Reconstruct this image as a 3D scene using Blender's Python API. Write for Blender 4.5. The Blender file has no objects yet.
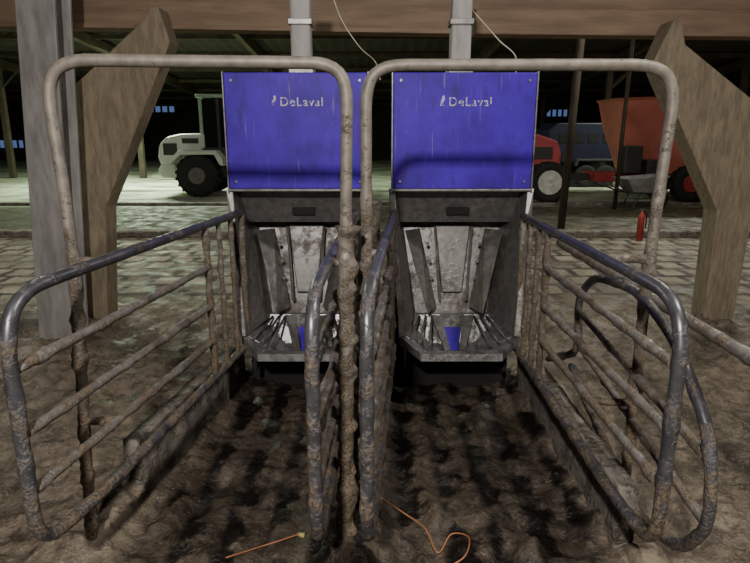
import bpy, bmesh, math, random
from mathutils import Vector, noise, Matrix
random.seed(7)
R=math.radians
scene=bpy.context.scene

# ------------------------------------------------------------------ materials
def nmat(name):
    m=bpy.data.materials.new(name); m.use_nodes=True
    nt=m.node_tree; b=nt.nodes['Principled BSDF']
    return m,nt,b
def N(nt,t,**kw):
    n=nt.nodes.new(t)
    for k,v in kw.items():
        if hasattr(n,k): setattr(n,k,v)
    return n
def math_(nt,op,a,b=None,clamp=False):
    n=nt.nodes.new('ShaderNodeMath'); n.operation=op; n.use_clamp=clamp
    for i,v in enumerate((a,b)):
        if v is None: continue
        if isinstance(v,(int,float)): n.inputs[i].default_value=v
        else: nt.links.new(v,n.inputs[i])
    return n.outputs[0]
def noise_(nt,scale,detail=5,rough=.6,vec=None,stretch=None):
    n=nt.nodes.new('ShaderNodeTexNoise'); n.inputs['Scale'].default_value=scale
    n.inputs['Detail'].default_value=detail; n.inputs['Roughness'].default_value=rough
    if vec is None:
        g=nt.nodes.new('ShaderNodeNewGeometry'); vec=g.outputs['Position']
    if stretch:
        mp=nt.nodes.new('ShaderNodeMapping'); mp.inputs['Scale'].default_value=stretch
        nt.links.new(vec,mp.inputs['Vector']); vec=mp.outputs['Vector']
    nt.links.new(vec,n.inputs['Vector'])
    return n.outputs['Fac']
def mixc(nt,f,a,b):
    n=nt.nodes.new('ShaderNodeMix'); n.data_type='RGBA'
    if isinstance(f,(int,float)): n.inputs[0].default_value=f
    else: nt.links.new(f,n.inputs[0])
    for i,v in ((6,a),(7,b)):
        if isinstance(v,(tuple,list)): n.inputs[i].default_value=(*v,1)
        else: nt.links.new(v,n.inputs[i])
    return n.outputs[2]
def mapr(nt,v,a,b,c=0,d=1):
    n=nt.nodes.new('ShaderNodeMapRange'); n.inputs[1].default_value=a; n.inputs[2].default_value=b
    n.inputs[3].default_value=c; n.inputs[4].default_value=d
    nt.links.new(v,n.inputs[0]); return n.outputs[0]
def bump(nt,b,h,strength=.4,dist=.01):
    n=nt.nodes.new('ShaderNodeBump'); n.inputs['Strength'].default_value=strength; n.inputs['Distance'].default_value=dist
    nt.links.new(h,n.inputs['Height']); nt.links.new(n.outputs[0],b.inputs['Normal'])
def posxyz(nt):
    g=nt.nodes.new('ShaderNodeNewGeometry'); s=nt.nodes.new('ShaderNodeSeparateXYZ')
    nt.links.new(g.outputs['Position'],s.inputs[0]); return s.outputs
def simple(name,col,rough=.6,metal=0,var=.25,scale=8,bs=.15):
    m,nt,b=nmat(name)
    f=noise_(nt,scale)
    c=mixc(nt,mapr(nt,f,.3,.7),tuple(x*(1-var) for x in col),tuple(min(1,x*(1+var)) for x in col))
    nt.links.new(c,b.inputs['Base Color']); b.inputs['Roughness'].default_value=rough; b.inputs['Metallic'].default_value=metal
    if bs: bump(nt,b,noise_(nt,scale*5),bs,.005)
    return m
def muddy(name,base,metal,rough,mud1,mud2,thr,zk=0.0,contrast=9,scale=9,bumpd=.012,mrough=.85,stretch=None):
    """base surface with dried mud; more mud low down (zk)"""
    m,nt,b=nmat(name)
    x,y,z=posxyz(nt)
    n1=noise_(nt,scale,7,.65,None,stretch)
    n2=noise_(nt,scale*7,4,.6,None,stretch)
    zz=math_(nt,'MULTIPLY',math_(nt,'SUBTRACT',1.0,z),zk)
    f=math_(nt,'ADD',n1,zz)
    f=math_(nt,'ADD',f,math_(nt,'MULTIPLY',math_(nt,'SUBTRACT',n2,.5),.35))
    f=math_(nt,'MULTIPLY',math_(nt,'SUBTRACT',f,thr),contrast,clamp=True)
    mc=mixc(nt,mapr(nt,n2,.35,.65),mud1,mud2)
    basec=mixc(nt,mapr(nt,noise_(nt,25 if not stretch else 7,5,.6,None,stretch),.35,.65),tuple(c*.75 for c in base),tuple(min(1,c*1.2) for c in base))
    nt.links.new(mixc(nt,f,basec,mc),b.inputs['Base Color'])
    nt.links.new(mapr(nt,f,0,1,metal,0),b.inputs['Metallic'])
    nt.links.new(mapr(nt,f,0,1,rough,mrough),b.inputs['Roughness'])
    h=math_(nt,'ADD',math_(nt,'MULTIPLY',f,.6),math_(nt,'MULTIPLY',math_(nt,'MULTIPLY',f,n2),.9))
    bump(nt,b,h,.8,bumpd)
    return m
MUD1=(.050,.036,.025); MUD2=(.20,.150,.102)
M_pipe=muddy('muddy_galvanised_steel',(.23,.215,.20),.4,.45,MUD1,MUD2,.46,.14,6,15,.005)
M_pipe_clean=muddy('worn_steel',(.13,.13,.145),.65,.36,MUD1,MUD2,.52,.18,6,12,.005)
M_pipe_dirty=muddy('mud_caked_steel',(.22,.195,.165),.25,.55,MUD1,MUD2,.44,.28,6,17,.010,.75)
M_shell=muddy('feeder_galvanised_sheet',(.24,.23,.225),.7,.42,(.045,.036,.028),(.12,.095,.072),.53,.16,5,4,.004)
M_rim=muddy('feeder_bowl_steel',(.30,.30,.31),.8,.40,(.05,.042,.035),(.12,.097,.074),.50,.0,6,14,.004)
M_guard=muddy('bowl_guard_steel',(.12,.12,.12),.5,.6,(.04,.033,.027),(.10,.08,.06),.48,.0,6,14,.004)
M_conc=muddy('weathered_brown_timber',(.27,.22,.155),0,.85,(.15,.115,.075),(.21,.165,.11),.52,.04,4,3,.004,.85,(5,5,1))
M_post=muddy('grey_post_paint',(.32,.305,.30),.1,.6,(.19,.17,.15),(.26,.235,.21),.56,.0,4,5,.003,.85,(2,2,.5))
M_beam=muddy('stained_timber_beam',(.27,.185,.125),0,.7,(.15,.10,.068),(.21,.14,.095),.5,0,2.2,3,.004,.85,(.25,2,2))
M_kerb=muddy('muddy_concrete_kerb',(.21,.19,.165),0,.8,(.055,.044,.033),(.155,.125,.096),.48,.0,6,7,.02)
M_black=simple('black_rubber',(.008,.008,.008),.8)
M_tyre=simple('tyre_rubber',(.016,.016,.016),.8)
M_white=simple('white_machine_paint',(.70,.74,.68),.4,0,.1,3,.0)
M_greenp=simple('pale_green_paint',(.42,.58,.44),.4,0,.1,3,.0)
M_glass,nt,b=nmat('cab_glass'); b.inputs['Base Color'].default_value=(.015,.02,.018,1); b.inputs['Roughness'].default_value=.12
M_dgrey=simple('dark_grey_paint',(.04,.04,.04),.5)
M_red=simple('red_machine_paint',(.44,.07,.075),.5,0,.25,1.5,.0)
M_redt=simple('red_tub_paint',(.56,.16,.12),.5,0,.22,1.2,.0)
M_redf=simple('red_enamel',(.34,.04,.035),.5)
M_blued=simple('dark_navy_paint',(.008,.012,.035),.5)
M_silver=simple('zinc_sheet',(.5,.5,.5),.4,.5)
M_rimp=simple('painted_rim',(.6,.6,.56),.5)
M_rimd=simple('grey_rim',(.14,.14,.13),.5)
M_roof=simple('dark_roof_sheet',(.026,.02,.015),.85,0,.4,1)
M_raft=simple('rafter_timber',(.06,.045,.03),.8,0,.4,2)
M_wall=simple('barn_wall_board',(.022,.02,.017),.9,0,.5,1)
M_wire=simple('pale_cable',(.55,.5,.4),.6)
M_cord=simple('orange_cord',(.36,.15,.07),.6)
M_plug=simple('yellow_plug',(.5,.42,.15),.6)

# blue panel
M_blue,nt,b=nmat('blue_enamel_panel')
st=noise_(nt,1,4,.6,None,(70,70,4)); sp=noise_(nt,46,3,.7)
mask=math_(nt,'MULTIPLY',math_(nt,'SUBTRACT',st,.635),12,clamp=True)
mask2=math_(nt,'MULTIPLY',math_(nt,'SUBTRACT',sp,.67),10,clamp=True)
mask=math_(nt,'MULTIPLY',math_(nt,'MAXIMUM',mask,mask2),.42)
grime=mapr(nt,noise_(nt,5,6),.35,.70)
c=mixc(nt,grime,(.062,.011,.46),(.034,.008,.23))
dk=math_(nt,'MULTIPLY',math_(nt,'SUBTRACT',noise_(nt,1,5,.65,None,(26,26,5)),.56),7,clamp=True)
c=mixc(nt,math_(nt,'MULTIPLY',dk,.6),c,(.035,.022,.085))
c=mixc(nt,mask,c,(.28,.22,.42))
nt.links.new(c,b.inputs['Base Color']); b.inputs['Roughness'].default_value=.5; b.inputs['Specular IOR Level'].default_value=.25
M_label,nt,b=nmat('worn_white_lettering')
f=math_(nt,'MULTIPLY',math_(nt,'SUBTRACT',noise_(nt,50,3),.51),12,clamp=True)
nt.links.new(mixc(nt,f,(.46,.44,.56),(.055,.012,.34)),b.inputs['Base Color'])

# floor material
M_floor,nt,b=nmat('barn_floor')
x,y,z=posxyz(nt)
n1=noise_(nt,1.3,8,.65); n2=noise_(nt,9,6,.65); n3=noise_(nt,70,4,.6); n4=noise_(nt,24,5,.65); n5=noise_(nt,4,5,.6)
mudf=mapr(nt,math_(nt,'ADD',math_(nt,'MULTIPLY',n2,.5),math_(nt,'MULTIPLY',n1,.5)),.40,.58)
mud=mixc(nt,mudf,(.060,.047,.035),(.24,.197,.145))
mud=mixc(nt,mapr(nt,n3,.50,.75,0,.6),mud,(.34,.29,.225))
dkm=math_(nt,'MULTIPLY',math_(nt,'SUBTRACT',n4,.55),9,clamp=True)
mud=mixc(nt,math_(nt,'MULTIPLY',dkm,.65),mud,(.032,.025,.018))
ynz=math_(nt,'ADD',y,math_(nt,'MULTIPLY',math_(nt,'SUBTRACT',n2,.5),.5))
xw=math_(nt,'ADD',x,math_(nt,'ADD',math_(nt,'MULTIPLY',math_(nt,'SUBTRACT',n2,.5),.10),math_(nt,'MULTIPLY',math_(nt,'SUBTRACT',n5,.5),.20)))
xnz=math_(nt,'ADD',x,math_(nt,'MULTIPLY',math_(nt,'SUBTRACT',n2,.5),.22))
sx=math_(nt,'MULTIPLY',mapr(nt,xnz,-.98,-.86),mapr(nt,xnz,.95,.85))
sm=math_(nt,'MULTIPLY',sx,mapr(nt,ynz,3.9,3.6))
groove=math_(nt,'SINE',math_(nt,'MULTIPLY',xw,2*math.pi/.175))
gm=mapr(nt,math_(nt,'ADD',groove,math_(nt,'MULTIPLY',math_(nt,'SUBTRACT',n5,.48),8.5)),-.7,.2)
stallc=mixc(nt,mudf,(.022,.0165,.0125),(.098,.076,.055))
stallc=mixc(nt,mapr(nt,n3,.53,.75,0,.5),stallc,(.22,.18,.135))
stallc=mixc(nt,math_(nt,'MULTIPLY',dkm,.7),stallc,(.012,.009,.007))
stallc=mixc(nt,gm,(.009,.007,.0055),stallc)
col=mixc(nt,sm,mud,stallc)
br=N(nt,'ShaderNodeTexBrick'); g=N(nt,'ShaderNodeNewGeometry')
va=N(nt,'ShaderNodeVectorMath'); va.operation='ADD'
cx=N(nt,'ShaderNodeCombineXYZ'); wob=math_(nt,'MULTIPLY',math_(nt,'SUBTRACT',n2,.5),.12)
nt.links.new(wob,cx.inputs[0]); nt.links.new(wob,cx.inputs[1])
nt.links.new(g.outputs['Position'],va.inputs[0]); nt.links.new(cx.outputs[0],va.inputs[1]); nt.links.new(va.outputs[0],br.inputs['Vector'])
br.inputs['Scale'].default_value=1; br.inputs['Brick Width'].default_value=.32; br.inputs['Row Height'].default_value=.38
br.inputs['Mortar Size'].default_value=.055; br.inputs['Mortar Smooth'].default_value=.45
br.inputs['Color1'].default_value=(.34,.29,.22,1); br.inputs['Color2'].default_value=(.22,.185,.14,1); br.inputs['Mortar'].default_value=(.035,.028,.021,1)
slat=mixc(nt,mapr(nt,n1,.42,.62,0,.9),br.outputs['Color'],(.10,.08,.06))
slat=mixc(nt,math_(nt,'MULTIPLY',dkm,.5),slat,(.045,.036,.027))
col=mixc(nt,mapr(nt,ynz,5.3,5.7),col,slat)
hay=mixc(nt,mapr(nt,noise_(nt,3,8,.75),.4,.65),(.038,.033,.019),(.16,.145,.093))
col=mixc(nt,mapr(nt,ynz,8.8,9.0),col,hay)
conc=mixc(nt,mapr(nt,n1,.35,.65),(.34,.35,.27),(.68,.70,.56))
strp=math_(nt,'MULTIPLY',math_(nt,'SUBTRACT',noise_(nt,1,6,.7,None,(.35,1.5,1)),.50),9,clamp=True)
conc=mixc(nt,strp,conc,(.10,.097,.065))
col=mixc(nt,mapr(nt,ynz,12.6,13.2),col,conc)
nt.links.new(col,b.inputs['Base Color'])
wet=mapr(nt,n5,.35,.6,.40,.9)
wet=math_(nt,'SUBTRACT',wet,math_(nt,'MULTIPLY',sm,.22))
nt.links.new(wet,b.inputs['Roughness'])
hh=math_(nt,'ADD',math_(nt,'MULTIPLY',n2,1.0),math_(nt,'MULTIPLY',n3,.12))
hh=math_(nt,'ADD',hh,math_(nt,'MULTIPLY',n4,.6))
bump(nt,b,hh,.8,.028)

# ------------------------------------------------------------------ mesh helpers
def link(o,parent=None):
    scene.collection.objects.link(o)
    if parent: o.parent=parent
    return o
def empty(name,loc=(0,0,0),rz=0,scale=1):
    e=bpy.data.objects.new(name,None); e.location=loc; e.rotation_euler=(0,0,rz); e.empty_display_size=.2
    e.scale=(scale,)*3
    return link(e)
def mesh(name,verts,faces,mat,parent=None,smooth=False,bevel=0):
    me=bpy.data.meshes.new(name)
    bm=bmesh.new()
    vs=[bm.verts.new(v) for v in verts]
    for f in faces:
        try: bm.faces.new([vs[i] for i in f])
        except ValueError: pass
    bmesh.ops.recalc_face_normals(bm,faces=bm.faces)
    if bevel>0:
        bmesh.ops.bevel(bm,geom=[e for e in bm.edges if len(e.link_faces)==2 and e.calc_face_angle(0)>.4],offset=bevel,segments=2,affect='EDGES',profile=.5)
    for f in bm.faces: f.smooth=smooth
    bm.to_mesh(me); bm.free()
    me.materials.append(mat)
    return link(bpy.data.objects.new(name,me),parent)
def box(name,lo,hi,mat,parent=None,bevel=.008):
    (a,b_,c),(d,e,f)=lo,hi
    v=[(a,b_,c),(d,b_,c),(d,e,c),(a,e,c),(a,b_,f),(d,b_,f),(d,e,f),(a,e,f)]
    return mesh(name,v,[(0,1,2,3),(4,5,6,7),(0,1,5,4),(1,2,6,5),(2,3,7,6),(3,0,4,7)],mat,parent,False,bevel)
def prism(name,poly,y0,y1,mat,parent=None,bevel=.01,axis='Y'):
    n=len(poly)
    f=(lambda p,t:(p[0],t,p[1])) if axis=='Y' else ((lambda p,t:(t,p[0],p[1])) if axis=='X' else (lambda p,t:(p[0],p[1],t)))
    v=[f(p,y0) for p in poly]+[f(p,y1) for p in poly]
    faces=[tuple(range(n)),tuple(range(n,2*n))]+[(i,(i+1)%n,(i+1)%n+n,i+n) for i in range(n)]
    return mesh(name,v,faces,mat,parent,False,bevel)
def plate(name,pts,mat,parent=None,th=.006):
    o=mesh(name,pts,[tuple(range(len(pts)))],mat,parent)
    s=o.modifiers.new('thick','SOLIDIFY'); s.thickness=th; s.offset=0
    return o
def lathe(name,prof,axis,center,mat,parent=None,seg=32,smooth=True):
    v=[];F=[]
    for r,h in prof:
        for k in range(seg):
            a=2*math.pi*k/seg; c_,s_=r*math.cos(a),r*math.sin(a)
            p={'Y':(c_,h,s_),'Z':(c_,s_,h),'X':(h,c_,s_)}[axis]
            v.append(tuple(p[i]+center[i] for i in range(3)))
    for i in range(len(prof)-1):
        for k in range(seg):
            F.append((i*seg+k,i*seg+(k+1)%seg,(i+1)*seg+(k+1)%seg,(i+1)*seg+k))
    F.append(tuple(range(seg))); F.append(tuple(range((len(prof)-1)*seg,len(prof)*seg)))
    o=mesh(name,v,F,mat,parent)
    for p in o.data.polygons: p.use_smooth=smooth and len(p.vertices)==4
    return o
def fillet(pts,rad,steps=8):
    pts=[Vector(p) for p in pts]; out=[pts[0]]
    rads=rad if isinstance(rad,(list,tuple)) else [rad]*len(pts)
    for i in range(1,len(pts)-1):
        p=pts[i]; a=(pts[i-1]-p); b_=(pts[i+1]-p)
        r=min(rads[i],a.length*.48,b_.length*.48)
        A=p+a.normalized()*r; B=p+b_.normalized()*r
        for k in range(steps+1):
            t=k/steps
            q=A*(1-t)**2+p*2*t*(1-t)+B*t*t
            out.append(q.lerp(p,.10*math.sin(math.pi*t)))
    out.append(pts[-1]); return out
def resample(pts,step):
    out=[pts[0]]
    for a,b_ in zip(pts[:-1],pts[1:]):
        n=max(1,int((b_-a).length/step))
        for k in range(1,n+1): out.append(a.lerp(b_,k/n))
    return out
def tube(name,pts,r,mat,parent=None,rad=.1,mud=0.0,step=.03,seg=12,mudz=None):
    P=fillet(pts,rad) if len(pts)>2 else [Vector(p) for p in pts]
    P=resample(P,step if mud>0 else 1e9)
    v=[];F=[]
    T0=(P[1]-P[0]).normalized()
    up=Vector((0,0,1)) if abs(T0.z)<.9 else Vector((1,0,0))
    nrm=(up-T0*up.dot(T0)).normalized()
    for i,p in enumerate(P):
        T=((P[min(i+1,len(P)-1)]-P[max(i-1,0)])).normalized()
        nrm=(nrm-T*nrm.dot(T)).normalized(); bn=T.cross(nrm)
        for k in range(seg):
            a=2*math.pi*k/seg; d=nrm*math.cos(a)+bn*math.sin(a)
            rr=r
            if mud>0:
                w=1
                if mudz: w=min(1,max(.08,(mudz-p.z)/.5))
                q=(p+d*r)
                rr+=mud*w*max(0,noise.noise(q*14)+.5*noise.noise(q*38)+.05)*1.4
            v.append(p+d*rr)
    n=len(P)
    for i in range(n-1):
        for k in range(seg):
            F.append((i*seg+k,i*seg+(k+1)%seg,(i+1)*seg+(k+1)%seg,(i+1)*seg+k))
    F.append(tuple(range(seg))); F.append(tuple(range((n-1)*seg,n*seg)))
    return mesh(name,v,F,mat,parent,True)
def wheel(name,c,r,w,mat_rim,parent,rr=.55,lugs=20):
    e=parent
    prof=[(r*rr,-w*.42),(r*.75,-w*.5),(r*.93,-w*.48),(r,-w*.36),(r,w*.36),(r*.93,w*.48),(r*.75,w*.5),(r*.58,w*.42)]
    lathe(name+'_tyre',prof,'Y',c,M_tyre,e,36)
    lathe(name+'_rim',[(r*rr,-w*.44),(r*rr*.92,-w*.47),(r*rr*.8,-w*.40),(r*.25,-w*.37),(r*.22,-w*.44),(r*.12,-w*.46),(r*.1,w*.3),(r*rr*.8,w*.3),(r*rr,w*.42)],'Y',c,mat_rim,e,28)
    v=[];F=[]
    for k in range(lugs):
        a=2*math.pi*k/lugs
        for side in (-1,1):
            b0=len(v)
            for (da,y0) in ((0,side*.0),(.10,side*.0),(.10+.12,side*w*.48),(.12,side*w*.48)):
                for q in (r*.97,r*1.045):
                    an=a+da+(math.pi/lugs if side>0 else 0)
                    v.append((c[0]+q*math.cos(an),c[1]+y0,c[2]+q*math.sin(an)))
            F+= [(b0,b0+2,b0+4,b0+6),(b0+1,b0+3,b0+5,b0+7),(b0,b0+1,b0+3,b0+2),(b0+2,b0+3,b0+5,b0+4),(b0+4,b0+5,b0+7,b0+6),(b0+6,b0+7,b0+1,b0)]
    if lugs: mesh(name+'_tread',v,F,M_tyre,e)

# ------------------------------------------------------------------ floor
def gh(x,y):
    h=.030*noise.noise(Vector((x*1.7,y*1.7,0)))+.032*noise.noise(Vector((x*6,y*6,3)))+.026*noise.noise(Vector((x*14,y*14,5)))+.013*noise.noise(Vector((x*30,y*30,8)))
    h+=.03*max(0,noise.noise(Vector((x*9,y*9,21)))-.25)*2
    if y<3.7:
        h+=.13*math.exp(-((x+.07)/.09)**2)*min(1,(3.7-y)/.5)*(1+.4*noise.noise(Vector((x*5,y*5,9))))
        if -.95<x<.92:
            am=max(0,.4+1.7*noise.noise(Vector((x*3,y*1.5,12))))
            h+=.010*am*math.sin((x+.10*noise.noise(Vector((x*4,y*4,2))))*2*math.pi/.175)*min(1,(3.7-y)/.3)
        if y>1.0:
            k=math.exp(-((x+.97+ (y-3)*-.15)/.13)**2)+math.exp(-((x-.96)/.13)**2)
            h+=.07*k*(1+.9*noise.noise(Vector((x*7,y*7,1))))
    fade=min(1,max(0,(5.6-y)/.6)); fade*=min(1,max(0,(3.6-abs(x))/.5)); fade*=min(1,max(0,(y-.8)/.2))
    return h*fade
v=[];F=[]
st_=.022
xs=[-4+st_*i for i in range(int(8/st_)+1)]; ys=[.8+st_*i for i in range(int(5.2/st_)+1)]
nx=len(xs)
for yy in ys:
    for xx in xs: v.append((xx,yy,gh(xx,yy)))
for j in range(len(ys)-1):
    for i in range(nx-1): F.append((j*nx+i,j*nx+i+1,(j+1)*nx+i+1,(j+1)*nx+i))
x0,x1,y0,y1=xs[0],xs[-1],ys[0],ys[-1]
def q(a,b_,c_,d):
    n=len(v); v.extend([(a,b_,0),(c_,b_,0),(c_,d,0),(a,d,0)]); F.append((n,n+1,n+2,n+3))
q(-22,-5,22,y0); q(-22,y0,x0,y1); q(x1,y0,22,y1); q(-22,y1,22,34)
fl=mesh('floor',v,F,M_floor,None,True)

# ------------------------------------------------------------------ building shell
box('wall_back',(-22,34,0),(22,34.2,3.4),M_wall,None,0)
box('wall_left',(-22.2,-5,0),(-22,34,5.2),M_wall,None,0)
box('wall_right',(22,-5,0),(22.2,34,5.2),M_wall,None,0)
box('wall_front',(-22,-5.2,0),(22,-5,5.2),M_wall,None,0)
v=[];F=[]
cor=[]
xx=-22.2; k=0
while xx<22.2:
    cor.append((xx,.04*(k%2))); xx+=.18; k+=1
prof=[(-5.2,3.9),(8,5.0),(34.2,2.95)]
for yy,zz in prof:
    for a,dz in cor: v.append((a,yy,zz+dz))
m_=len(cor)
for j in range(2):
    for i in range(m_-1): F.append((j*m_+i,j*m_+i+1,(j+1)*m_+i+1,(j+1)*m_+i))
mesh('ceiling',v,F,M_roof)
def rz(y): return 3.9+(y+5.2)*(1.1/13.2) if y<8 else 5.0-(y-8)*(2.05/26.2)
tr=empty('roof_frame')
for i,xx in enumerate([-17,-12.5,-8,-3.6,3.4,7.8,12.3,17]):
    v=[(xx-.08,yy,rz(yy)-dz) for yy in (8.2,33.8) for dz in (.06,.34)]+[(xx+.08,yy,rz(yy)-dz) for yy in (8.2,33.8) for dz in (.06,.34)]
    mesh('rafter_%d'%i,v,[(0,1,3,2),(4,5,7,6),(0,2,6,4),(1,3,7,5),(0,1,5,4),(2,3,7,6)],M_raft,tr)
for i,yy in enumerate([10.5,13,15.5,18,20.5,23,25.5,28,30.5,33]):
    box('purlin_%d'%i,(-21.9,yy-.05,rz(yy)-.14),(21.9,yy+.05,rz(yy)-.02),M_raft,tr,0)
for i,(xx,yy) in enumerate([(-17,21),(-12.5,21),(-8,21),(-3.6,21),(3.4,21),(7.8,21),(12.3,21),(17,21),(-12.5,29),(-8,29),(7.8,29),(12.3,29)]):
    p=box('timber_post' ,(xx-.09,yy-.09,0),(xx+.09,yy+.09,rz(yy)-.3),M_raft,None,.01)
    d=mesh('brace',[(xx-.05,yy-.05,rz(yy)-1.1),(xx+.05,yy-.05,rz(yy)-1.1),(xx+.05,yy+.05,rz(yy)-1.0),(xx-.05,yy+.05,rz(yy)-1.0),
       (xx+.85,yy-.05,rz(yy)-.25),(xx+.95,yy-.05,rz(yy)-.25),(xx+.95,yy+.05,rz(yy)-.2),(xx+.85,yy+.05,rz(yy)-.2)],
       [(0,1,2,3),(4,5,6,7),(0,1,5,4),(1,2,6,5),(2,3,7,6),(3,0,4,7)],M_raft,p)
M_sky,nt,b=nmat('dusk_window'); b.inputs['Base Color'].default_value=(.05,.07,.12,1)
b.inputs['Emission Color'].default_value=(.25,.38,.85,1); b.inputs['Emission Strength'].default_value=.3
def window(i,x,z,w,h):
    e=empty('window_%d'%i)
    box('pane',(x-w/2,33.9,z-h/2),(x+w/2,33.96,z+h/2),M_sky,e,0)
    for k in range(5):
        a=x-w/2+w*k/4
        box('mullion_%d'%k,(a-.05,33.85,z-h/2-.05),(a+.05,33.97,z+h/2+.05),M_raft,e,0)
window(1,-11.6,2.75,1.5,.3); window(2,9.9,2.55,1.2,.35); window(3,-20,.9,1.4,.4)

for nm,(a,b_,y_,w,h,mt) in enumerate([(-20,20,8.95,.22,.10,M_kerb),(-20,20,13.0,.16,.06,M_kerb)]):
    box('kerb',(a,y_,-.01),(b_,y_+w,h),mt,None,.02)
box('kerb',(-20,4.68,-.02),(-2.7,4.86,.07),M_kerb,None,.02)

# ------------------------------------------------------------------ columns / beams
prism('timber_brace_column',[(-2.47,-.03),(-2.46,.23),(-2.43,1.1),(-2.37,1.88),(-1.74,2.39),(-1.70,2.47),(-1.64,2.47),(-1.57,2.22),(-2.20,.95),(-2.29,-.03)],4.9,5.12,M_conc,None,.008)
prism('timber_brace_column',[(2.81,-.03),(2.80,.92),(2.15,2.08),(2.27,2.38),(2.33,2.38),(2.38,2.2),(2.95,1.80),(3.3,1.55),(3.10,1.0),(3.06,-.03)],4.9,5.12,M_conc,None,.008)
e=empty('steel_column')
def lean(name,x0b,x0t,w,y0,y1,zb,zt,mat,par):
    v=[(x0b,y0,zb),(x0b+w,y0,zb),(x0b+w,y1,zb),(x0b,y1,zb),(x0t,y0,zt),(x0t+w,y0,zt),(x0t+w,y1,zt),(x0t,y1,zt)]
    return mesh(name,v,[(0,1,2,3),(4,5,6,7),(0,1,5,4),(1,2,6,5),(2,3,7,6),(3,0,4,7)],mat,par,False,.006)
lean('flange_front',-2.60,-2.42,.27,4.40,4.43,-.02,2.75,M_post,e)
lean('web',-2.475,-2.295,.03,4.43,4.62,-.02,2.75,M_post,e)
lean('flange_back',-2.60,-2.42,.27,4.62,4.65,-.02,2.75,M_post,e)
BF=[(0,1,2,3),(4,5,6,7),(0,1,5,4),(1,2,6,5),(2,3,7,6),(3,0,4,7)]
bl=empty('roof_beam')
v=[(-6.2,5.16,2.42),(.63,5.16,2.315),(.63,5.36,2.315),(-6.2,5.36,2.42),(-6.2,5.16,2.75),(.63,5.16,2.75),(.63,5.36,2.75),(-6.2,5.36,2.75)]
mesh('beam_web',v,BF,M_beam,bl,False,.01)
v=[(-6.2,5.12,2.415),(.63,5.12,2.31),(.63,5.16,2.31),(-6.2,5.16,2.415),(-6.2,5.12,2.45),(.63,5.12,2.345),(.63,5.16,2.345),(-6.2,5.16,2.45)]
mesh('lower_lip',v,BF,M_beam,bl,False,.004)
br_=empty('roof_beam')
v=[(.80,5.14,2.31),(6.2,5.14,2.26),(6.2,5.34,2.26),(.80,5.34,2.31),(.80,5.14,2.50),(6.2,5.14,2.48),(6.2,5.34,2.48),(.80,5.34,2.50)]
mesh('beam_lower',v,BF,M_beam,br_,False,.01)
box('beam_upper',(.64,5.26,2.51),(6.2,5.46,2.85),M_beam,br_,.01)
for k,xc in enumerate((-.41,.475)):
    e=empty('feed_drop_pipe')
    box('duct',(xc-.055,3.52,1.84),(xc+.055,3.63,2.5),M_post,e,.01)
    box('collar',(xc-.07,3.505,1.86),(xc+.07,3.645,1.90),M_shell,e,.005)
    box('strap',(xc-.065,3.51,2.12),(xc+.065,3.64,2.15),M_shell,e,.003)
tube('steel_prop',[(2.98,9.55,-.02),(3.14,9.6,4.6)],.06,M_raft,None)
tube('steel_prop',[(4.95,12.4,-.02),(5.0,12.4,4.5)],.04,M_raft,None)
tube('steel_prop',[(3.14,4.55,-.02),(3.12,4.55,.95)],.03,M_post,None)

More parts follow.
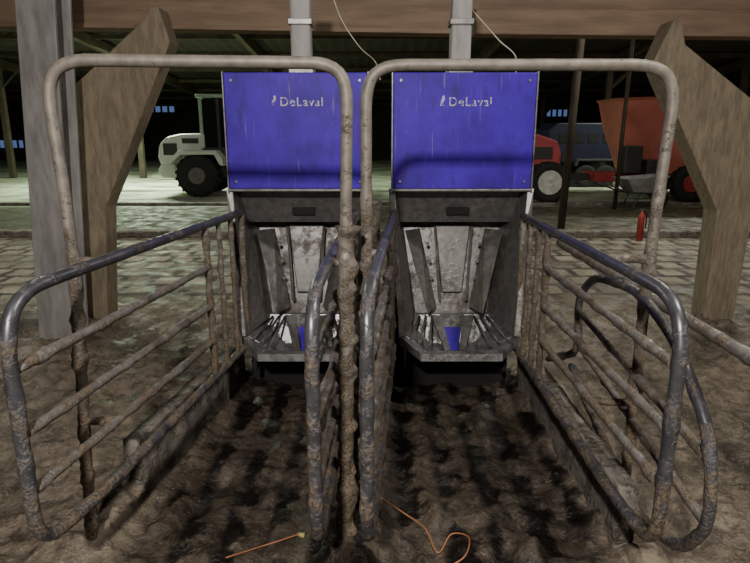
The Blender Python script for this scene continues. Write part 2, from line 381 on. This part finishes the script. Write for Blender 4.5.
# ------------------------------------------------------------------ feed stations
def feeder(xc,rzt):
    e=empty('cattle_feed_station',(xc,3.3,0),rzt)
    w=.375
    box('blue_front_panel',(-w,-.02,1.25),(w,-.004,1.85),M_blue,e,.006)
    box('hopper_housing',(-w+.01,0,1.25),(w-.01,.5,1.84),M_shell,e,.01)
    box('panel_lower_trim',(-w-.005,-.024,1.236),(w+.005,.02,1.25),M_shell,e,.003)
    for sx in (-1,1):
        box('panel_side_trim',(sx*(w+.004)-.004,-.024,1.228),(sx*(w+.004)+.004,.02,1.855),M_shell,e,.002)
        for zz in (1.29,1.81):
            lathe('bolt',[(.007,-.026),(.008,-.02),(.009,-.019)],'Y',(sx*(w-.04),0,zz),M_shell,e,8)
    cu=bpy.data.curves.new('label','FONT'); cu.body='DeLaval'; cu.size=.064; cu.extrude=.0008; cu.align_x='LEFT'
    cu.space_character=1.12; cu.offset=.0004
    cu.materials.append(M_label)
    t=bpy.data.objects.new('lettering',cu); t.location=(-.085,-.0215,1.682); t.rotation_euler=(R(90),0,0); link(t,e)
    prism('logo_mark',[(-.130,1.682),(-.116,1.732),(-.108,1.736),(-.103,1.718),(-.113,1.70),(-.106,1.684)],-.0225,-.0205,M_label,e,0)
    for s in (-1,1):
        A=(s*.365,0,1.25);B=(s*.365,.40,1.25);C=(s*.35,-.03,1.02);D=(s*.30,.36,1.0);E=(s*.305,-.14,.45);G=(s*.22,.26,.45)
        plate('side_wall_upper',[A,B,D,C],M_shell,e); plate('side_wall_lower',[C,D,G,E],M_shell,e)
        plate('wing_flange',[(s*.365,-.002,1.25),(s*.395,-.01,1.25),(s*.38,-.04,1.0),(s*.335,-.15,.45),(s*.305,-.14,.45),(s*.35,-.03,1.02)],M_shell,e,.004)
        plate('inner_fin',[(s*.20,.33,.98),(s*.29,.24,.98),(s*.16,.06,.52),(s*.10,.2,.52)],M_shell,e,.005)
        for zz,xx in ((.9,.155),(.8,.142),(.7,.13)):
            lathe('rivet',[(.011,.27-.16*(.98-zz)),(.010,.262-.16*(.98-zz))],'Y',(s*xx,-.02,zz),M_shell,e,8)
    plate('back_wall_upper',[(-.365,.40,1.25),(.365,.40,1.25),(.30,.36,1.0),(-.30,.36,1.0)],M_shell,e)
    plate('back_wall_lower',[(-.30,.36,1.0),(.30,.36,1.0),(.22,.26,.45),(-.22,.26,.45)],M_shell,e)
    plate('front_hood',[(-.365,.10,1.25),(.365,.10,1.25),(.33,.20,1.04),(-.33,.20,1.04)],M_shell,e,.008)
    box('sensor_plate',(-.06,.13,1.09),(.07,.155,1.13),M_black,e,.004)
    v=[(-.105,.30,1.0),(.105,.30,1.0),(.06,.24,.60),(-.06,.24,.60),(-.105,.36,1.0),(.105,.36,1.0),(.06,.30,.58),(-.06,.30,.58)]
    mesh('feed_chute',v,BF,M_shell,e,False,.006)
    for s in (-1,1):
        plate('chute_rib',[(s*.105,.27,1.0),(s*.115,.28,1.0),(s*.085,.2,.56),(s*.075,.19,.56)],M_shell,e,.01)
    rim=[(-.33,.24,.47),(-.33,-.12,.44),(-.22,-.25,.385),(.22,-.25,.385),(.33,-.12,.44),(.33,.24,.47)]
    inn=[(-.30,.22,.465),(-.30,-.10,.435),(-.20,-.20,.385),(.20,-.20,.385),(.30,-.10,.435),(.30,.22,.465)]
    bot=[(-.13,.16,.30),(-.13,-.02,.29),(-.09,-.08,.285),(.09,-.08,.285),(.13,-.02,.29),(.13,.16,.30)]
    skirt=[(-.33,.24,.40),(-.33,-.12,.39),(-.22,-.255,.345),(.22,-.255,.345),(.33,-.12,.39),(.33,.24,.40)]
    V=rim+inn+bot+skirt; F=[]
    for i in range(6):
        j=(i+1)%6
        F.append((i,j,6+j,6+i)); F.append((6+i,6+j,12+j,12+i)); F.append((18+i,18+j,j,i))
    F.append(tuple(range(12,18)))
    mesh('feed_bowl',V,F,M_rim,e)
    plate('bowl_blue_plate',[(-.020,.05,.292),(.020,.05,.292),(.050,.17,.40),(-.050,.17,.40)],M_blue,e,.006)  # small blue plate rising from the bowl bottom towards the back
    plate('bowl_back_guard',[(-.052,.17,.40),(.052,.17,.40),(.075,.205,.47),(-.075,.205,.47)],M_guard,e,.01)
    for s in (-1,1):
        plate('bowl_guard',[(s*.06,.02,.30),(s*.025,.03,.30),(s*.068,.20,.46),(s*.13,.19,.47)],M_guard,e,.012)
        for k in range(3):
            xx=s*(.17+.05*k)
            tube('bowl_bar',[(xx,-.17+.03*k,.40+.01*k),(xx*.75,.16,.47)],.007,M_guard,e)
    for i,(p,q_) in enumerate(((7,13),(8,14),(9,15),(10,16))):
        tube('bowl_weld_%d'%i,[V[p],V[q_]],.006,M_rim,e)
    box('under_bowl_shade',(-.36,.24,-.02),(.36,.27,.46),M_black,e,.004)  # added black board, painting in the dark void under the bowl
    for s in (-1,1):
        box('leg',(s*.34-.025,.30,-.02),(s*.34+.025,.36,1.28),M_shell,e,.004)
        box('bowl_bracket',(s*.28-.012,-.05,.2),(s*.28+.012,.26,.40),M_black,e,.003)
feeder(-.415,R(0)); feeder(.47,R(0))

# ------------------------------------------------------------------ stall tubes
def gate(root,name,far,near,mat_near,r=.0205,ztop=1.13,zbot=.37,rails=(.93,.74,.565),bars=4,mud=.005,spread=.46):
    fx,fy=far; nx_,ny=near
    def pt(y,z):
        t=(fy-y)/(fy-ny); return (fx+(nx_-fx)*t,y,z)
    tube(name+'_loop',[pt(fy,ztop),pt(ny+.0,ztop+.005),pt(ny,zbot+.0),pt(ny+.30,zbot-.02),pt(fy,zbot)],r,mat_near,root,[0,.19,.13,.12,0],mud,.02,16,1.3)
    yb=fy-spread
    for i,z in enumerate(rails):
        tube(name+'_rail_%d'%i,[pt(yb,z),pt(ny+.02,z)],r*.76,M_pipe,root,0,mud*1.4,.02,12)
    for i in range(bars):
        y_=yb+spread*i/(bars-1)
        tube(name+'_bar_%d'%i,[pt(y_,zbot),pt(y_,ztop)],r*(.6 if 0<i<bars-1 else .78),M_pipe_dirty,root,0,mud*1.6,.02,12)
S1=empty('cattle_stall_frame'); S2=empty('cattle_stall_frame')
gate(S1,'outer_gate',(-.722,3.22),(-.968,1.49),M_pipe_clean,.0195,1.13,.385)
gate(S2,'outer_gate',(.80,3.22),(.822,1.52),M_pipe_clean,.0195,1.11,.36)
gate(S1,'divider_gate',(-.11,3.22),(-.168,1.50),M_pipe_clean,.0185,1.13,.38,mud=.007)
gate(S2,'divider_gate',(.105,3.22),(-.022,1.50),M_pipe_clean,.0185,1.13,.38,mud=.007)
def hoop(root,pts,r,rad,br):
    tube('hoop',pts,r,M_pipe_dirty,root,rad,.011,.018,16,1.45)
    for i,(a,b_) in enumerate(br):
        tube('clamp_%d'%i,[a,b_],.014,M_pipe_dirty,root,0,.006,.02,12)
hoop(S1,[(-1.07,1.95,-.05),(-.995,1.95,1.2),(-1.02,1.95,1.765),(-.085,1.95,1.755),(-.10,1.95,1.0),(-.115,1.95,-.05)],.0190,[0,.3,.15,.12,.3,0],
     [((-1.0,1.95,1.13),(-.905,1.95,1.13)),((-1.03,1.95,.55),(-.905,1.95,.56)),((-.11,1.95,1.13),(-.155,1.95,1.13)),((-.11,1.95,.56),(-.155,1.95,.56))])
hoop(S2,[(-.04,2.1,-.05),(-.03,2.1,1.1),(-.03,2.1,1.765),(1.005,2.1,1.765),(.98,2.1,1.15),(.985,2.1,-.05)],.0195,[0,.3,.13,.15,.3,0],
     [((.98,2.1,1.11),(.82,2.1,1.11)),((.98,2.1,.55),(.82,2.1,.56)),((-.03,2.1,1.13),(.02,2.1,1.13)),((-.03,2.1,.56),(.02,2.1,.56))])
tube('caked_mud',[(-.108,1.95,-.04),(-.10,1.95,.55),(-.095,1.95,1.25)],.025,M_pipe_dirty,S1,.3,.022,.012,24,1.75)
tube('caked_mud',[(-.04,2.1,-.04),(-.034,2.1,.55),(-.03,2.1,1.1)],.025,M_pipe_dirty,S2,.3,.021,.012,24,1.6)
tube('centre_post',[(.0,3.2,-.05),(.0,3.2,1.2)],.026,M_pipe_dirty,S2,0,.015,.02,14)
tube('rear_loop',[(.985,3.2,.30),(.98,2.72,.52),(.975,2.78,.78),(.97,2.58,.93),(.97,2.15,.985),(.975,1.84,.90),(.98,1.58,.68),(.98,1.53,.42),(.98,1.66,.25),(.98,1.97,.15),(.98,2.8,.42)],.018,M_pipe_clean,S2,.22,.005,.02,16,1.2)
tube('rear_loop_rail',[(.975,2.76,.72),(.98,1.59,.62)],.0145,M_pipe,S2,0,.006,.02,12)
tube('rear_loop_rail',[(.98,2.72,.56),(.98,1.54,.42)],.0145,M_pipe,S2,0,.006,.02,12)
tube('side_pipe',[(1.03,3.3,.95),(1.03,1.1,.95)],.019,M_pipe,S2,0,.005,.03,12)

def board(x0,y0,x1,y1,h,th,root,sgn=1):
    d=Vector((x1-x0,y1-y0,0)).normalized(); n_=Vector((-d.y,d.x,0))*th
    v=[];F=[]
    L=50;Hn=8
    ring=2*(Hn+1)
    for i in range(L+1):
        t=i/L; x_,y_=x0+(x1-x0)*t,y0+(y1-y0)*t
        hh=h+.012*noise.noise(Vector((x_*4,y_*6,2)))+.006*noise.noise(Vector((x_*9,y_*20,2)))
        for k in range(Hn+1):
            zz=-.05+(hh+.05)*k/Hn
            o=.010*noise.noise(Vector((x_*8,y_*8,zz*8)))+.008*noise.noise(Vector((x_*22,y_*22,zz*22)))
            v.append((x_-n_.x/abs(th)*o,y_-n_.y/abs(th)*o,zz))
        for k in range(Hn,-1,-1):
            zz=-.05+(hh+.05)*k/Hn
            v.append((x_+n_.x,y_+n_.y,zz))
    for i in range(L):
        a=i*ring
        for k in range(ring): F.append((a+k,a+(k+1)%ring,a+ring+(k+1)%ring,a+ring+k))
    F.append(tuple(range(ring))); F.append(tuple(range(L*ring,L*ring+ring)))
    return mesh('kerb_board',v,F,M_kerb,root,True,0)
board(-.80,3.45,-.985,2.3,.28,-.09,S1)
board(.90,1.95,.87,3.45,.28,-.07,S2)

# ------------------------------------------------------------------ wires
def wire(name,pts,r,mat,sub=8):
    P=[Vector(p) for p in pts]; out=[]
    P2=[P[0]]+P+[P[-1]]
    for i in range(1,len(P2)-2):
        for k in range(sub):
            t=k/sub
            a,b_,c_,d=P2[i-1],P2[i],P2[i+1],P2[i+2]
            out.append(.5*((2*b_)+(c_-a)*t+(2*a-5*b_+4*c_-d)*t*t+(3*b_-a-3*c_+d)*t**3))
    out.append(P[-1])
    return tube(name,out,r,mat,None,0.001)
def g(x,y,dz=.02): return (x,y,gh(x,y)+dz)
wire('orange_cord',[g(.02,2.16),g(.13,2.17),g(.20,2.08),g(.24,1.97),g(.30,2.05),g(.36,2.0),g(.33,1.9),g(.25,1.88)],.003,M_cord)
wire('orange_cord',[g(-.55,1.9),g(-.44,1.98),g(-.36,2.0),g(-.30,2.04)],.003,M_cord)
tube('cord_plug',[g(-.30,2.04,.02),g(-.275,2.025,.02)],.009,M_plug,None)
wire('hanging_cable',[(-.30,4.0,2.5),(-.22,4.0,2.25),(-.10,4.0,2.07),(.0,3.9,1.97),(.03,3.6,1.84)],.003,M_wire)
wire('hanging_cable',[(.58,4.0,2.3),(.68,4.0,2.2),(.78,4.0,2.1),(.86,3.9,2.0),(.80,3.6,1.84)],.004,M_wire)

# ------------------------------------------------------------------ wheel loader (rear points left)
e=empty('wheel_loader',(-4.25,15.6,0))
for y_ in (-.75,.75):
    wheel('rear_wheel',(-.05,y_,.52),.50,.42,M_rimd,e,.42)
    wheel('front_wheel',(2.1,y_,.52),.50,.42,M_rimd,e,.42)
prism('engine_hood',[(-1.0,.72),(-1.08,.95),(-1.02,1.25),(-.85,1.42),(-.5,1.5),(.1,1.52),(.1,.85),(-.55,.85),(-.62,.72)],-.6,.6,M_white,e,.05)
prism('counterweight',[(-1.02,.45),(-1.1,.62),(-1.0,.78),(-.62,.80),(-.52,.62),(-.62,.42)],-.62,.62,M_white,e,.04)
box('side_grille',(-.92,-.625,1.0),(-.58,-.60,1.28),M_dgrey,e,.01)
box('hood_marking',(-.45,-.62,1.28),(-.05,-.60,1.40),M_dgrey,e,.005)
prism('rear_fender',[(-.68,.78),(-.62,.95),(-.45,1.12),(.45,1.12),(.60,.95),(.62,.75),(.52,.78),(.40,1.02),(-.40,1.02),(-.56,.88)],-.98,-.55,M_white,e,.015)
box('chassis',(-.6,-.4,.45),(2.4,.4,.85),M_dgrey,e,.03)
prism('cab_glass',[(.05,1.15),(.02,2.25),(.12,2.36),(1.1,2.36),(1.25,1.15)],-.56,.56,M_glass,e,.03)
for nm,(xa,xb) in {'cab_pillar_rear':(.0,.08),'cab_pillar_mid':(.42,.50),'cab_pillar_front':(1.12,1.20)}.items():
    for y_ in (-.59,.54):
        box(nm,(xa,y_,1.1),(xb,y_+.05,2.38),M_greenp if 'rear' in nm else M_dgrey,e,.01)
box('cab_roof',(-.06,-.64,2.34),(1.3,.64,2.43),M_greenp,e,.03)
box('cab_base',(.0,-.6,.8),(1.3,.6,1.18),M_dgrey,e,.02)
prism('lift_arm',[(1.2,1.1),(1.35,1.35),(2.4,1.0),(3.0,.45),(2.85,.35),(2.25,.8)],-.35,-.22,M_white,e,.02)
prism('lift_arm',[(1.2,1.1),(1.35,1.35),(2.4,1.0),(3.0,.45),(2.85,.35),(2.25,.8)],.22,.35,M_white,e,.02)
prism('bucket',[(2.85,.15),(2.8,.75),(3.0,.9),(2.98,.4),(3.7,.12),(3.7,.06),(2.95,.06)],-.95,.95,M_dgrey,e,.01)

# ------------------------------------------------------------------ tractor (nose right)
e=empty('farm_tractor',(3.86,14.2,0))
for y_ in (-.7,.7):
    wheel('front_wheel',(0,y_,.46),.44,.32,M_rimp,e,.62)
    wheel('rear_wheel',(-2.3,y_,.74),.72,.42,M_rimp,e,.6)
prism('bonnet',[(-1.5,.8),(-1.5,1.55),(-.2,1.50),(.25,1.35),(.36,1.1),(.34,.8)],-.36,.36,M_red,e,.05)
box('nose_grille',(.25,-.3,.82),(.385,.3,1.12),M_dgrey,e,.02)
box('side_vent',(-.6,-.375,.95),(.15,-.355,1.22),M_dgrey,e,.005)
box('front_frame',(-2.2,-.3,.45),(.45,.3,.82),M_blued,e,.03)
prism('cab',[(-2.75,1.1),(-2.65,2.4),(-1.6,2.4),(-1.42,1.5),(-1.5,.8),(-2.4,.8)],-.65,.65,M_glass,e,.03)
box('cab_roof',(-2.8,-.72,2.38),(-1.5,.72,2.5),M_red,e,.04)
for a_,b_ in ((-.98,-.6),(.6,.98)):
    prism('fender',[(-3.1,1.1),(-2.9,1.55),(-1.8,1.55),(-1.5,1.1),(-1.6,1.1),(-1.85,1.45),(-2.85,1.45),(-3.0,1.1)],a_,b_,M_red,e,.01)

# ------------------------------------------------------------------ navy livestock trailer far back
e=empty('livestock_trailer',(6.2,18.4,0))
prism('trailer_body',[(-1.2,.7),(-1.25,1.6),(-1.0,1.8),(1.2,1.8),(1.25,.7)],-.8,.8,M_blued,e,.03)
for k in range(5):
    box('slat_opening_%d'%k,(-.95+.42*k,-.815,1.25),(-.65+.42*k,-.80,1.5),M_black,e,.004)
prism('mudguard',[(-.5,.6),(-.45,.8),(.65,.8),(.7,.6),(.62,.6),(.58,.74),(-.38,.74),(-.42,.6)],-.98,-.78,M_dgrey,e,.01)
for xx in (-.15,.4):
    for y_ in (-.88,.88): wheel('wheel',(xx,y_,.32),.31,.2,M_rimd,e,.5,0)
prism('drawbar',[(-1.2,.5),(-1.2,.66),(-2.3,.58),(-2.3,.5)],-.06,.06,M_dgrey,e,.01)
tube('jockey_stand',[(-2.0,0,.55),(-2.0,0,0)],.03,M_dgrey,e)

# ------------------------------------------------------------------ feed mixer wagon
e=empty('feed_mixer_wagon',(7.0,14.6,0))
v=[];F=[];seg=40
levels=[(.62,1.10,.72),(1.0,1.24,.85),(1.6,1.46,1.02),(2.22,1.60,1.2),(2.28,1.66,1.24),(2.28,1.52,1.12),(1.0,1.1,.75)]
for z,a,b2 in levels:
    for k in range(seg):
        t=2*math.pi*k/seg; ct,st2=math.cos(t),math.sin(t); pw=.55
        v.append((a*abs(ct)**pw*(1 if ct>0 else -1),b2*abs(st2)**pw*(1 if st2>0 else -1),z))
for i in range(len(levels)-1):
    for k in range(seg): F.append((i*seg+k,i*seg+(k+1)%seg,(i+1)*seg+(k+1)%seg,(i+1)*seg+k))
F.append(tuple(range(seg))); F.append(tuple(range((len(levels)-1)*seg,len(levels)*seg)))
mesh('mixing_tub',v,F,M_redt,e,False)
for xx in (-.6,.1,.9):
    plate('tub_rib',[(xx*.8,-.76,.65),(xx*.8+.06,-.76,.65),(xx*1.15+.06,-1.24,2.2),(xx*1.15,-1.24,2.2)],M_redt,e,.03)
box('chassis_beam',(-1.9,-.45,.42),(1.6,.45,.62),M_redf,e,.02)
prism('drawbar',[(-1.9,.42),(-1.9,.6),(-3.0,.52),(-3.0,.42)],-.08,.08,M_dgrey,e,.01)
box('gearbox_cover',(-1.45,-1.0,.65),(-1.05,-.6,1.25),M_dgrey,e,.03)
box('discharge_chute',(-1.0,-1.15,.6),(-.55,-.75,.95),M_dgrey,e,.02)
for y_ in (-.85,.85):
    wheel('wheel',(.12,y_,.42),.40,.32,M_redf,e,.5)
    wheel('wheel',(1.05,y_,.42),.40,.32,M_redf,e,.5)

# ------------------------------------------------------------------ wheelbarrow
e=empty('wheelbarrow',(5.45,12.55,0),R(8))
top=[(-.42,-.32,.62),(.5,-.32,.68),(.5,.32,.68),(-.42,.32,.62)]; bt=[(-.2,-.2,.36),(.22,-.2,.34),(.22,.2,.34),(-.2,.2,.36)]
o=mesh('tray',top+bt,[(0,1,5,4),(1,2,6,5),(2,3,7,6),(3,0,4,7),(4,5,6,7)],M_silver,e)
s=o.modifiers.new('thick','SOLIDIFY'); s.thickness=.012
wheel('wheel',(.52,0,.18),.175,.09,M_redf,e,.5,0)
for y_ in (-.2,.2):
    tube('handle',[(.52,y_*.4,.18),(.2,y_,.33),(-.3,y_,.34),(-.95,y_*1.3,.58)],.016,M_dgrey,e,.08)
    tube('leg',[(-.05,y_,.34),(-.18,y_,.02),(-.32,y_,.02),(-.35,y_,.36)],.014,M_dgrey,e,.03)
e=empty('fire_extinguisher',(3.88,8.7,0))
lathe('bottle',[(.040,0),(.048,.015),(.048,.34),(.042,.375),(.024,.405),(.018,.42),(.018,.44)],'Z',(0,0,0),M_redf,e,20)
box('valve_handle',(-.04,-.012,.435),(.035,.012,.462),M_dgrey,e,.004)
tube('hose',[(.025,0,.43),(.075,0,.39),(.07,0,.18)],.009,M_black,e,.04)

# ------------------------------------------------------------------ lights
def area(name,loc,rot,sx,sy,p,col):
    l=bpy.data.lights.new(name,'AREA'); l.shape='RECTANGLE'; l.size=sx; l.size_y=sy; l.energy=p; l.color=col
    o=bpy.data.objects.new(name,l); o.location=loc; o.rotation_euler=rot; link(o)
G=(.80,1.0,.70); W=(1.0,.94,.86)
area('barn_light',(-6.6,17.8,3.9),(0,0,0),1.6,.3,950,G)
area('barn_light',(.8,19,3.9),(0,0,0),1.6,.3,60,G)
area('barn_light',(8,15.2,4.1),(0,0,0),1.6,.3,300,(.97,1,.84))
area('barn_light',(-4.5,8.0,4.6),(0,0,0),1.6,.3,160,(1,.97,.84))
area('barn_light',(4.5,8.0,4.6),(0,0,0),1.6,.3,160,(1,.97,.84))
area('stall_lamp',(-.4,-1.3,2.8),(R(48),0,0),.15,.15,175,W)
area('stall_lamp',(2.0,1.2,4.0),(R(12),R(15),0),.2,.2,80,W)
w=bpy.data.worlds.new('World'); scene.world=w; w.use_nodes=True
w.node_tree.nodes['Background'].inputs[0].default_value=(.5,.55,.6,1); w.node_tree.nodes['Background'].inputs[1].default_value=.012

# ------------------------------------------------------------------ camera
cam=bpy.data.cameras.new('camera'); cam.lens=28.8; cam.sensor_width=36; cam.clip_end=200
co=bpy.data.objects.new('camera',cam); co.location=(0,0,1.55); co.rotation_euler=(R(90-14),0,0); link(co)
scene.camera=co
